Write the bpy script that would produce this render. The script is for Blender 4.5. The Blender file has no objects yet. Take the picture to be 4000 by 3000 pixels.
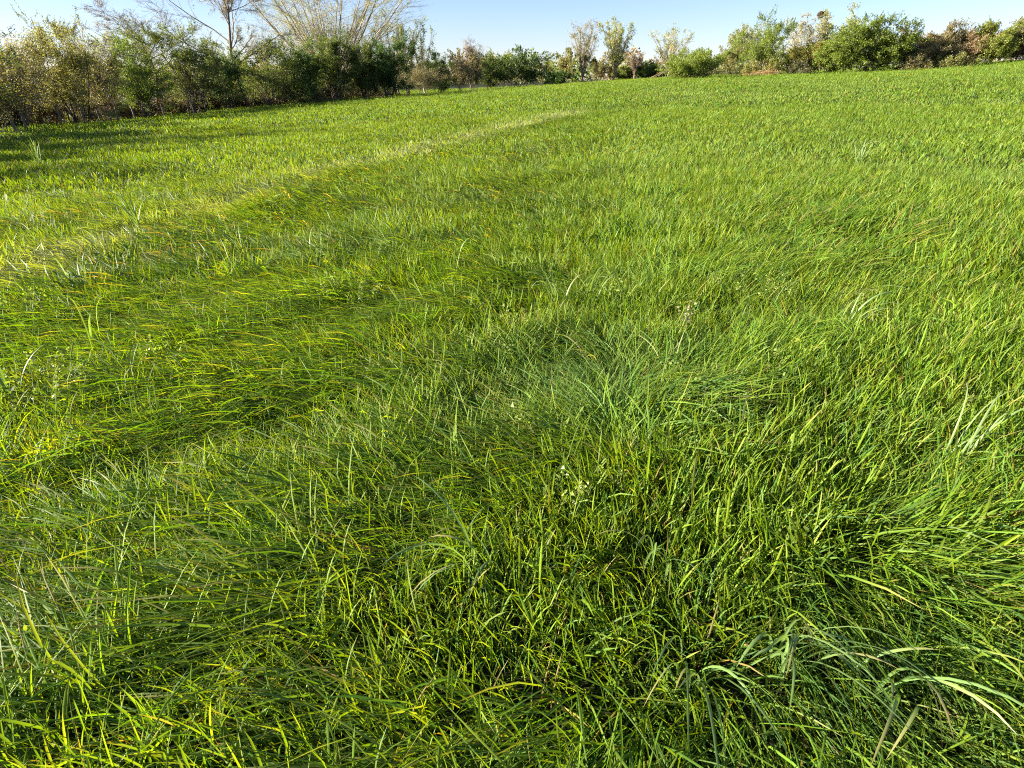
import bpy, math, random
import numpy as np
from mathutils import Vector

# ------------------------------------------------------------------ camera, world, sun, exposure
scene = bpy.context.scene
col = scene.collection
F, CX, CY = 2200.0, 2000.0, 1500.0           # pixels of the 4000 x 3000 photograph
PITCH = math.radians(28.4)
SP, CP = math.sin(PITCH), math.cos(PITCH)
EYE = 1.72

cam_data = bpy.data.cameras.new('camera')
cam = bpy.data.objects.new('camera', cam_data)
col.objects.link(cam)
cam.location = (0, 0, EYE)
cam.rotation_euler = (math.radians(90) - PITCH, 0, 0)
cam_data.sensor_width = 36
cam_data.lens = F / 4000 * 36
cam_data.clip_start = 0.05
cam_data.clip_end = 3000
scene.camera = cam

SUN_EL = math.radians(22.5)
SUN_AZ = math.radians(-95)                    # clockwise from +Y
sun_dir = Vector((math.sin(SUN_AZ) * math.cos(SUN_EL), math.cos(SUN_AZ) * math.cos(SUN_EL), math.sin(SUN_EL)))
world = bpy.data.worlds.new('World')
scene.world = world
world.use_nodes = True
wn = world.node_tree
bg = wn.nodes['Background']
sky = wn.nodes.new('ShaderNodeTexSky')
sky.sky_type = 'NISHITA'
sky.sun_disc = False
sky.sun_elevation = SUN_EL
sky.sun_rotation = SUN_AZ
sky.altitude = 0
sky.air_density = 1.0
sky.dust_density = 0.1
sky.ozone_density = 4.5
tint = wn.nodes.new('ShaderNodeVectorMath'); tint.operation = 'MULTIPLY'
tint.inputs[1].default_value = (1.06, .96, 1.08)
wn.links.new(sky.outputs[0], tint.inputs[0])
wn.links.new(tint.outputs[0], bg.inputs[0])
bg.inputs[1].default_value = 0.043

sd = bpy.data.lights.new('sun', 'SUN')
sd.energy = 5.0
sd.angle = math.radians(0.53)
sd.color = (1.0, 0.93, 0.80)
sun = bpy.data.objects.new('sun', sd)
col.objects.link(sun)
sun.rotation_euler = sun_dir.to_track_quat('Z', 'Y').to_euler()
sun.location = sun_dir * 100

scene.view_settings.view_transform = 'Standard'
scene.view_settings.look = 'None'
scene.view_settings.gamma = 1
scene.view_settings.exposure = 2.22
scene.cycles.max_bounces = 4
scene.cycles.diffuse_bounces = 3
scene.cycles.transmission_bounces = 3
scene.cycles.glossy_bounces = 1
scene.cycles.use_adaptive_sampling = False
scene.cycles.use_denoising = False
scene.cycles.sample_clamp_indirect = 4
scene.cycles.filter_width = 1.1
scene.cycles.debug_use_spatial_splits = True

rng = np.random.default_rng(7)

# ------------------------------------------------------------------ projection helpers and terrain
def dz_of(py, Y):
    v = CY - py
    return Y * (v * CP - F * SP) / (F * CP + v * SP)

def x_of(px, Y, dz):
    return (px - CX) / F * (Y * CP - dz * SP)

# base line of the hedges: photo x, photo y, distance
BASE = [(0, 508, 33), (250, 492, 40), (450, 476, 46), (700, 450, 52), (950, 425, 57), (1200, 405, 62), (1450, 388, 68), (1600, 380, 76),
        (1750, 368, 86), (2000, 346, 104), (2150, 337, 112), (2280, 328, 116), (2400, 316, 117), (2620, 306, 114),
        (2710, 309, 60), (2870, 296, 76), (3000, 300, 66), (3250, 292, 64), (3400, 286, 63), (3600, 276, 63), (3800, 264, 63), (4000, 240, 62)]
ctrl = []
for bx_, by_, bY in BASE:
    d = dz_of(by_, bY)
    ctrl.append((x_of(bx_, bY, d), bY, EYE + d))
ctrl += [(0, 0, 0), (-3, 2, -.06), (3, 2, .07), (-9, 10, -.25), (10, 10, .3), (0, 10, .04), (0, 30, .22), (-15, 22, -.5), (22, 28, 1.1),
         (0, -12, -.1), (-14, -10, -.5), (14, -10, .5), (-55, 30, -1.6), (-50, 70, -1.4), (-35, 120, -.6), (0, 170, .3), (60, 170, 1.4),
         (75, 60, 3.6), (85, 100, 3.2), (60, 20, 2.9), (50, -5, 2.2), (-50, 0, -1.4)]
ctrl = np.array(ctrl, float)

def tps_fit(c, lam=2.0):
    n = len(c)
    d = np.linalg.norm(c[:, None, :2] - c[None, :, :2], axis=2)
    K = np.where(d > 0, d * d * np.log(d + 1e-9), 0) + np.eye(n) * lam
    P = np.c_[np.ones(n), c[:, :2]]
    A = np.zeros((n + 3, n + 3))
    A[:n, :n] = K; A[:n, n:] = P; A[n:, :n] = P.T
    return np.linalg.solve(A, np.r_[c[:, 2], 0, 0, 0])
TW = tps_fit(ctrl)

def ground(x, y):
    x = np.atleast_1d(np.asarray(x, float)); y = np.atleast_1d(np.asarray(y, float))
    out = np.empty(x.shape)
    for s in range(0, len(x), 20000):
        xs, ys = x[s:s + 20000], y[s:s + 20000]
        r = np.hypot(xs, ys)
        k = np.minimum(1, 150 / np.maximum(r, 1e-6))
        xc, yc = xs * k, ys * k
        d = np.hypot(xc[:, None] - ctrl[None, :, 0], yc[:, None] - ctrl[None, :, 1])
        z = np.where(d > 0, d * d * np.log(d + 1e-9), 0) @ TW[:len(ctrl)]
        z += TW[-3] + TW[-2] * xc + TW[-1] * yc
        f = np.clip((r - 150) / 250, 0, 1)
        f = f * f * (3 - 2 * f)
        out[s:s + 20000] = z * (1 - f)
    return out
Z0 = ground(0, 0)[0]

def gz(x, y):
    return float(ground(x, y)[0]) - Z0

def ground_rel(x, y):
    return ground(x, y) - Z0

def pix_ground(px, py, h=0.0):
    a = (px - CX) / F; b = (CY - py) / F
    d = np.array([a, CP + b * SP, -SP + b * CP])
    t = 1.0
    lo, hi = 0.2, 200.0
    for _ in range(50):
        t = (lo + hi) / 2
        p = np.array([0, 0, EYE]) + d * t
        if p[2] > gz(p[0], p[1]) + h: lo = t
        else: hi = t
    return p[0], p[1]

_NL = rng.random((8, 128, 128))
def noise(x, y, scale, k=0):
    L = _NL[k]
    u = np.asarray(x) / scale + 1000.37 * (k + 1); v = np.asarray(y) / scale + 500.71 * (k + 1)
    iu = np.floor(u).astype(int); iv = np.floor(v).astype(int)
    fu = u - iu; fv = v - iv
    fu = fu * fu * (3 - 2 * fu); fv = fv * fv * (3 - 2 * fv)
    a = L[iu % 128, iv % 128]; b = L[(iu + 1) % 128, iv % 128]
    c = L[iu % 128, (iv + 1) % 128]; d = L[(iu + 1) % 128, (iv + 1) % 128]
    return (a * (1 - fu) + b * fu) * (1 - fv) + (c * (1 - fu) + d * fu) * fv

# ------------------------------------------------------------------ materials
def new_mat(name):
    m = bpy.data.materials.new(name)
    m.use_nodes = True
    nt = m.node_tree
    for n in list(nt.nodes):
        nt.nodes.remove(n)
    return m, nt, nt.nodes.new('ShaderNodeOutputMaterial')

def leaf_material(name, trans, rough, spec, instanced=False, boost=(1.25, 1.2, 0.6)):
    m, nt, out = new_mat(name)
    N, L = nt.nodes.new, nt.links.new
    at = N('ShaderNodeAttribute'); at.attribute_name = 'col'
    c = at.outputs['Color']
    if instanced:
        oi = N('ShaderNodeObjectInfo')
        hs = N('ShaderNodeHueSaturation')
        mr = N('ShaderNodeMapRange'); mr.inputs['To Min'].default_value = .485; mr.inputs['To Max'].default_value = .512
        L(oi.outputs['Random'], mr.inputs['Value']); L(mr.outputs[0], hs.inputs['Hue'])
        mul = N('ShaderNodeMath'); mul.operation = 'MULTIPLY'; mul.inputs[1].default_value = 7.31
        fr = N('ShaderNodeMath'); fr.operation = 'FRACT'
        L(oi.outputs['Random'], mul.inputs[0]); L(mul.outputs[0], fr.inputs[0])
        mv = N('ShaderNodeMapRange'); mv.inputs['To Min'].default_value = .8; mv.inputs['To Max'].default_value = 1.2
        L(fr.outputs[0], mv.inputs['Value']); L(mv.outputs[0], hs.inputs['Value'])
        L(c, hs.inputs['Color'])
        dry = N('ShaderNodeAttribute'); dry.attribute_type = 'INSTANCER'; dry.attribute_name = 'dry'
        mx = N('ShaderNodeMix'); mx.data_type = 'RGBA'
        L(dry.outputs['Fac'], mx.inputs['Factor']); L(hs.outputs[0], mx.inputs['A'])
        mx.inputs['B'].default_value = (.31, .35, .17, 1)
        blu = N('ShaderNodeAttribute'); blu.attribute_type = 'INSTANCER'; blu.attribute_name = 'blue'
        mb = N('ShaderNodeMix'); mb.data_type = 'RGBA'
        L(blu.outputs['Fac'], mb.inputs['Factor']); L(mx.outputs['Result'], mb.inputs['A'])
        mb.inputs['B'].default_value = (.085, .17, .085, 1)
        c = mb.outputs['Result']
    p = N('ShaderNodeBsdfPrincipled')
    p.inputs['Roughness'].default_value = rough
    p.inputs['Specular IOR Level'].default_value = spec
    L(c, p.inputs['Base Color'])
    t = N('ShaderNodeBsdfTranslucent')
    vm = N('ShaderNodeVectorMath'); vm.operation = 'MULTIPLY'
    L(c, vm.inputs[0]); vm.inputs[1].default_value = boost
    L(vm.outputs[0], t.inputs['Color'])
    ms = N('ShaderNodeMixShader'); ms.inputs[0].default_value = trans
    L(p.outputs[0], ms.inputs[1]); L(t.outputs[0], ms.inputs[2])
    L(ms.outputs[0], out.inputs[0])
    return m

MAT_GRASS = leaf_material('grass_blade', .48, .55, .30, True, (1.55, 1.4, .2))
MAT_BROAD = leaf_material('broad_grass_blade', .42, .45, .4, False, (1.35, 1.35, .4))
MAT_LEAF = leaf_material('foliage', .46, .5, .35, False, (1.3, 1.3, .5))

def attr_mat(name, rough, spec=.2, bump=0.0, scale=30):
    m, nt, out = new_mat(name)
    N, L = nt.nodes.new, nt.links.new
    at = N('ShaderNodeAttribute'); at.attribute_name = 'col'
    p = N('ShaderNodeBsdfPrincipled'); p.inputs['Roughness'].default_value = rough
    p.inputs['Specular IOR Level'].default_value = spec
    tc = N('ShaderNodeTexCoord'); nz = N('ShaderNodeTexNoise'); nz.inputs['Scale'].default_value = scale
    L(tc.outputs['Object'], nz.inputs['Vector'])
    mr = N('ShaderNodeMapRange'); mr.inputs['To Min'].default_value = .6; mr.inputs['To Max'].default_value = 1.4
    L(nz.outputs[0], mr.inputs['Value'])
    vm = N('ShaderNodeVectorMath'); vm.operation = 'SCALE'
    L(at.outputs['Color'], vm.inputs[0]); L(mr.outputs[0], vm.inputs['Scale'])
    L(vm.outputs[0], p.inputs['Base Color'])
    if bump:
        b = N('ShaderNodeBump'); b.inputs['Strength'].default_value = bump; b.inputs['Distance'].default_value = .02
        L(nz.outputs[0], b.inputs['Height']); L(b.outputs[0], p.inputs['Normal'])
    L(p.outputs[0], out.inputs[0])
    return m
MAT_BARK = attr_mat('bark', .85, .2, .6, 14)

def soil_mat():
    m, nt, out = new_mat('field_soil')
    N, L = nt.nodes.new, nt.links.new
    tc = N('ShaderNodeTexCoord')
    n1 = N('ShaderNodeTexNoise'); n1.inputs['Scale'].default_value = .35; n1.inputs['Detail'].default_value = 6
    n2 = N('ShaderNodeTexNoise'); n2.inputs['Scale'].default_value = 18; n2.inputs['Detail'].default_value = 8
    L(tc.outputs['Object'], n1.inputs['Vector']); L(tc.outputs['Object'], n2.inputs['Vector'])
    r1 = N('ShaderNodeValToRGB')
    r1.color_ramp.elements[0].position = .3; r1.color_ramp.elements[0].color = (.014, .022, .006, 1)
    r1.color_ramp.elements[1].position = .7; r1.color_ramp.elements[1].color = (.024, .034, .008, 1)
    L(n1.outputs[0], r1.inputs[0])
    mx = N('ShaderNodeMix'); mx.data_type = 'RGBA'
    L(n2.outputs[0], mx.inputs['Factor']); L(r1.outputs[0], mx.inputs['A']); mx.inputs['B'].default_value = (.020, .016, .009, 1)
    p = N('ShaderNodeBsdfPrincipled'); p.inputs['Roughness'].default_value = .95; p.inputs['Specular IOR Level'].default_value = .1
    L(mx.outputs['Result'], p.inputs['Base Color'])
    b = N('ShaderNodeBump'); b.inputs['Strength'].default_value = .8; b.inputs['Distance'].default_value = .04
    L(n2.outputs[0], b.inputs['Height']); L(b.outputs[0], p.inputs['Normal'])
    L(p.outputs[0], out.inputs[0])
    return m
MAT_SOIL = soil_mat()

# ------------------------------------------------------------------ mesh helpers
def mesh_np(name, V, faces4=None, faces3=None, colv=None, mat=None, smooth=True):
    me = bpy.data.meshes.new(name)
    V = np.asarray(V, np.float32)
    me.vertices.add(len(V)); me.vertices.foreach_set('co', V.ravel())
    loops, starts = [], []
    n = 0
    for fs, k in ((faces4, 4), (faces3, 3)):
        if fs is not None and len(fs):
            fs = np.asarray(fs, np.int32)
            loops.append(fs.ravel()); starts.append(n + np.arange(len(fs)) * k); n += fs.size
    loops = np.concatenate(loops); starts = np.concatenate(starts)
    me.loops.add(len(loops)); me.loops.foreach_set('vertex_index', loops.astype(np.int32))
    me.polygons.add(len(starts)); me.polygons.foreach_set('loop_start', starts.astype(np.int32))
    me.update(calc_edges=True)
    if smooth:
        me.polygons.foreach_set('use_smooth', np.ones(len(starts), bool))
    if colv is not None:
        a = me.attributes.new('col', 'FLOAT_COLOR', 'POINT')
        c4 = np.ones((len(V), 4), np.float32); c4[:, :3] = colv
        a.data.foreach_set('color', c4.ravel())
    if mat: me.materials.append(mat)
    return me

def obj(name, me, parent=None, loc=None):
    o = bpy.data.objects.new(name, me)
    col.objects.link(o)
    if parent is not None: o.parent = parent
    if loc is not None: o.location = loc
    return o

def thing(name, label, cat, loc, group=None):
    o = bpy.data.objects.new(name, None)
    o.empty_display_size = .3
    col.objects.link(o)
    o.location = loc
    o['label'] = label; o['category'] = cat
    if group: o['group'] = group
    return o

# ------------------------------------------------------------------ ground
def build_ground():
    radii = np.r_[0.15, np.geomspace(0.4, 160, 110), np.geomspace(180, 1600, 14)]
    na = 180
    ang = np.arange(na) / na * 2 * math.pi
    X = (radii[:, None] * np.cos(ang)).ravel(); Y = (radii[:, None] * np.sin(ang)).ravel()
    Z = ground_rel(X, Y)
    r = np.hypot(X, Y)
    Z += (noise(X, Y, 1.3, 0) - .5) * .08 * np.clip(1 - r / 60, 0, 1)
    V = np.c_[X, Y, Z]
    q = []
    i = np.arange(len(radii) - 1)[:, None] * na; j = np.arange(na)[None, :]; j2 = (j + 1) % na
    q = np.stack([i + j, i + na + j, i + na + j2, i + j2], -1).reshape(-1, 4)
    V = np.r_[V, [[0, 0, gz(0, 0)]]]
    t = np.c_[np.full(na, len(V) - 1), np.arange(na), (np.arange(na) + 1) % na]
    o = obj('field', mesh_np('field', V, q, t, mat=MAT_SOIL))
    o['kind'] = 'structure'; o['label'] = 'sloping meadow ground under the grass'
    return o
build_ground()

# ------------------------------------------------------------------ grass blades
def blades(n, r, root, az, th0, th1, length, width, colr, seg=6, bend=1.4, twist=.5, fold=0.0, tipcol=None, rg=rng):
    """n ribbons. root (n,3), az, th0, th1, length, width arrays; returns V, quads, tris, colours"""
    s = np.linspace(0, 1, seg + 1)
    th = th0[:, None] + (th1 - th0)[:, None] * s[None, :] ** bend
    wob = rg.normal(0, .10, (n, 1)) * s[None, :]
    a = az[:, None] + wob * 3
    step = length[:, None] / seg
    dx = np.sin(th) * np.cos(a) * step; dy = np.sin(th) * np.sin(a) * step; dz = np.cos(th) * step
    P = np.zeros((n, seg + 1, 3))
    P[:, 1:, 0] = np.cumsum(dx[:, :-1], 1); P[:, 1:, 1] = np.cumsum(dy[:, :-1], 1); P[:, 1:, 2] = np.cumsum(dz[:, :-1], 1)
    P += root[:, None, :]
    P[:, :, 2] = np.maximum(P[:, :, 2], .004 + .03 * rg.random((n, 1)) * s)
    # side vector
    tw = rg.normal(0, twist, (n, 1)) + rg.normal(0, twist, (n, 1)) * s
    side = np.stack([-np.sin(a), np.cos(a), np.zeros_like(a)], -1)
    T = np.stack([np.sin(th) * np.cos(a), np.sin(th) * np.sin(a), np.cos(th)], -1)
    up = np.cross(T, side)
    S = side * np.cos(tw)[..., None] + up * np.sin(tw)[..., None]
    prof = np.minimum(1, .55 + 1.6 * s) * np.where(s < .55, 1, np.sqrt(np.clip(1 - ((s - .55) / .45) ** 2, 0, 1)))
    w = width[:, None] * prof[None, :] * .5
    if fold:
        Nn = np.cross(S, T)
        A = P[:, :-1] + S[:, :-1] * w[:, :-1, None]; B = P[:, :-1] - S[:, :-1] * w[:, :-1, None]
        M = P[:, :-1] - Nn[:, :-1] * (w[:, :-1, None] * fold)
        m = 3 * seg + 1
        V = np.empty((n, m, 3))
        V[:, 0:3 * seg:3] = A; V[:, 1:3 * seg:3] = M; V[:, 2:3 * seg:3] = B; V[:, -1] = P[:, -1]
        base = np.arange(n)[:, None] * m
        k = np.arange(seg - 1)[None, :] * 3
        q = np.concatenate([np.stack([base + k, base + k + 1, base + k + 4, base + k + 3], -1).reshape(-1, 4),
                            np.stack([base + k + 1, base + k + 2, base + k + 5, base + k + 4], -1).reshape(-1, 4)])
        e = base[:, 0] + 3 * seg - 3
        t = np.concatenate([np.c_[e, e + 1, e + 3], np.c_[e + 1, e + 2, e + 3]])
        C = np.repeat(colr[:, None, :], m, 1)
        if tipcol is not None:
            sv = np.r_[np.repeat(s[:-1], 3), 1.0]
            f = np.clip((sv - .55) / .4, 0, 1)[None, :, None] * tipcol[1][:, None, None]
            C = C * (1 - f) + tipcol[0][None, None, :] * f
        C[:, 1:3 * seg:3] *= 1.18                      # paler midrib
        return V.reshape(-1, 3), q, t, C.reshape(-1, 3)
    A = P[:, :-1] + S[:, :-1] * w[:, :-1, None]; B = P[:, :-1] - S[:, :-1] * w[:, :-1, None]
    tip = P[:, -1]
    m = 2 * seg + 1
    V = np.empty((n, m, 3))
    V[:, 0:2 * seg:2] = A; V[:, 1:2 * seg:2] = B; V[:, -1] = tip
    base = np.arange(n)[:, None] * m
    k = np.arange(seg - 1)[None, :] * 2
    q = np.stack([base + k, base + k + 1, base + k + 3, base + k + 2], -1).reshape(-1, 4)
    t = np.c_[base[:, 0] + 2 * seg - 2, base[:, 0] + 2 * seg - 1, base[:, 0] + 2 * seg]
    C = np.repeat(colr[:, None, :], m, 1)
    if tipcol is not None:
        sv = np.r_[np.repeat(s[:-1], 2), 1.0]
        f = np.clip((sv - .55) / .4, 0, 1)[None, :, None] * tipcol[1][:, None, None]
        C = C * (1 - f) + tipcol[0][None, None, :] * f
    return V.reshape(-1, 3), q, t, C.reshape(-1, 3)

GREENS = np.array([(.080, .158, .012), (.112, .200, .012), (.165, .240, .016), (.056, .130, .022), (.205, .258, .026), (.098, .182, .028)])
def blade_cols(n, rg, dead=.02):
    w = np.array([.28, .27, .17, .10, .08, .10])
    c = GREENS[rg.choice(6, n, p=w)] * rg.uniform(.8, 1.2, (n, 1))
    d = rg.random(n)
    c = np.where((d < dead)[:, None], np.array((.34, .25, .09)) * rg.uniform(.7, 1.1, (n, 1)), c)
    c = np.where(((d > dead) & (d < dead * 1.5))[:, None], np.array((.26, .19, .03)), c)
    return c

proto_coll = bpy.data.collections.new('grass_tufts')
protos = []
def proto(parts):
    V, Q, T, C = [], [], [], []
    o = 0
    for v, q, t, c in parts:
        V.append(v); Q.append(q + o); T.append(t + o); C.append(c); o += len(v)
    me = mesh_np('grass_tuft', np.concatenate(V), np.concatenate(Q), np.concatenate(T), np.concatenate(C), MAT_GRASS)
    ob = bpy.data.objects.new('grass_tuft.%03d' % len(protos), me)
    proto_coll.objects.link(ob)
    protos.append(ob)
    return len(protos) - 1

def tuft(style, lod, seed):
    rg = np.random.default_rng(seed)
    n, R, wd, sc, seg = {0: (34, .12, .0054, .76, 4), 1: (40, .21, .0080, .78, 3), 2: (44, .45, .0145, .80, 3), 3: (64, 1.1, .030, .74, 2)}[lod]
    rr = R * np.sqrt(rg.random(n)); pa = rg.uniform(0, 2 * math.pi, n)
    root = np.c_[rr * np.cos(pa), rr * np.sin(pa), np.zeros(n)]
    if style == 'up':
        az = rg.normal(0, 1.5, n); th0 = np.abs(rg.normal(.12, .15, n)); th1 = rg.uniform(.35, 1.5, n)
        ln = rg.uniform(.11, .28, n); bend = 1.3
    elif style == 'mid':
        az = rg.normal(0, .95, n); th0 = np.abs(rg.normal(.3, .2, n)); th1 = rg.uniform(.8, 1.9, n)
        ln = rg.uniform(.16, .38, n); bend = 1.0
    else:
        az = rg.normal(0, .48, n); th0 = rg.uniform(.3, .9, n); th1 = rg.uniform(1.3, 1.95, n)
        ln = rg.uniform(.30, .60, n); bend = .55
    wds = wd * rg.uniform(.55, 1.45, n)
    # young upright tips standing out of the combed layer, turned to the light
    k = rg.random(n) < {'up': .22, 'mid': .22, 'flat': .20}[style]
    m = k.sum()
    root[k, 2] = rg.uniform(.03, .13, m); th0[k] = rg.uniform(.1, .6, m); th1[k] = th0[k] + rg.uniform(.1, .7, m)
    ln[k] = rg.uniform(.10, .24, m); az[k] = rg.normal(-1.1, .8, m)
    if lod >= 2: ln = ln * .8
    cc = blade_cols(n, rg)
    cc[k] = cc[k] * .5 + np.array((.175, .245, .008)) * .5
    tp = (np.array((.33, .26, .07)), (rg.random(n) < .12) * rg.uniform(.4, 1, n))
    return proto([blades(n, R, root, az, th0, th1, ln * sc, wds, cc, seg, bend, .55, fold=.45 if lod == 0 else 0, tipcol=tp, rg=rg)])

IDX = {}
NV = 10
for lod in range(4):
    for style in ('up', 'mid', 'flat'):
        IDX[lod, style] = [tuft(style, lod, 1000 * lod + 100 * len(style) + v) for v in range(NV if lod < 2 else 6)]

def accent(seed, pale):
    rg = np.random.default_rng(seed)
    n = rg.integers(3, 7)
    root = np.c_[rg.normal(0, .03, n), rg.normal(0, .03, n), np.zeros(n)]
    az = rg.normal(0, .9, n); th0 = rg.uniform(.1, .5, n); th1 = rg.uniform(1.2, 2.3, n)
    ln = rg.uniform(.3, .5, n)
    base = np.array((.17, .25, .05)) if not pale else np.array((.30, .30, .13))
    cc = base * rg.uniform(.8, 1.2, (n, 1))
    return proto([blades(n, .05, root, az, th0, th1, ln, rg.uniform(.005, .0095, n), cc, 8, 1.6, .4, rg=rg)])
IDX['accent'] = [accent(5000 + v, v % 4 == 0) for v in range(12)]

def weedlet(seed):
    """small leafy weed mixed in the grass: pale green round leaves"""
    rg = np.random.default_rng(seed)
    n = 26
    hh = rg.uniform(.12, .26, n); pa = rg.uniform(0, 6.28, n); rr = rg.uniform(0, .09, n)
    root = np.c_[rr * np.cos(pa), rr * np.sin(pa), hh]
    az = rg.uniform(0, 6.28, n); th = rg.uniform(.7, 1.8, n)
    cc = np.array((.20, .26, .06)) * rg.uniform(.7, 1.2, (n, 1))
    return proto([blades(n, .1, root, az, th, th + .3, rg.uniform(.014, .03, n), rg.uniform(.008, .015, n), cc, 3, 1, .4, rg=rg)])
IDX['weed'] = [weedlet(6000 + v) for v in range(6)]

# pale strip (old wheel track): passes through these photo points
TRACK = np.array([pix_ground(*p) for p in [(-700, 1420), (0, 1130), (450, 960), (800, 850), (1250, 700), (1650, 590), (1980, 500), (2250, 440)]])
def track_dist(x, y):
    best = np.full(len(x), 1e9)
    for (x0, y0), (x1, y1) in zip(TRACK[:-1], TRACK[1:]):
        dx, dy = x1 - x0, y1 - y0
        t = np.clip(((x - x0) * dx + (y - y0) * dy) / (dx * dx + dy * dy), 0, 1)
        d = (x - x0 - t * dx) * dy - (y - y0 - t * dy) * dx
        sd_ = np.sign(d) * np.hypot(x - x0 - t * dx, y - y0 - t * dy)
        best = np.where(np.abs(sd_) < np.abs(best), sd_, best)
    return best                      # negative on the hedge side

# distinct lodged, darker hollows seen in the photograph: photo x, y, radius in metres
HOLLOW = [(1300, 1265, .45), (820, 1150, .5), (1150, 850, .8), (2180, 1130, .4), (2050, 1530, .35), (300, 930, .5), (760, 1700, .3),
          (1700, 2030, .22), (2460, 2200, .16), (3300, 2650, .18), (700, 2680, .16), (2900, 1250, .4),
          (2250, 1430, .4), (1850, 930, .5), (620, 1000, .4), (1000, 1330, .4), (3500, 1900, .2)]
HOLLOW = [(*pix_ground(a, b, .1), c) for a, b, c in HOLLOW]
SHEAF = pix_ground(1600, 2350, .12)
BLUE = (*pix_ground(2380, 1480, .12), .62)
BLUE2 = (*pix_ground(3350, 2600, .12), .3)

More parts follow.
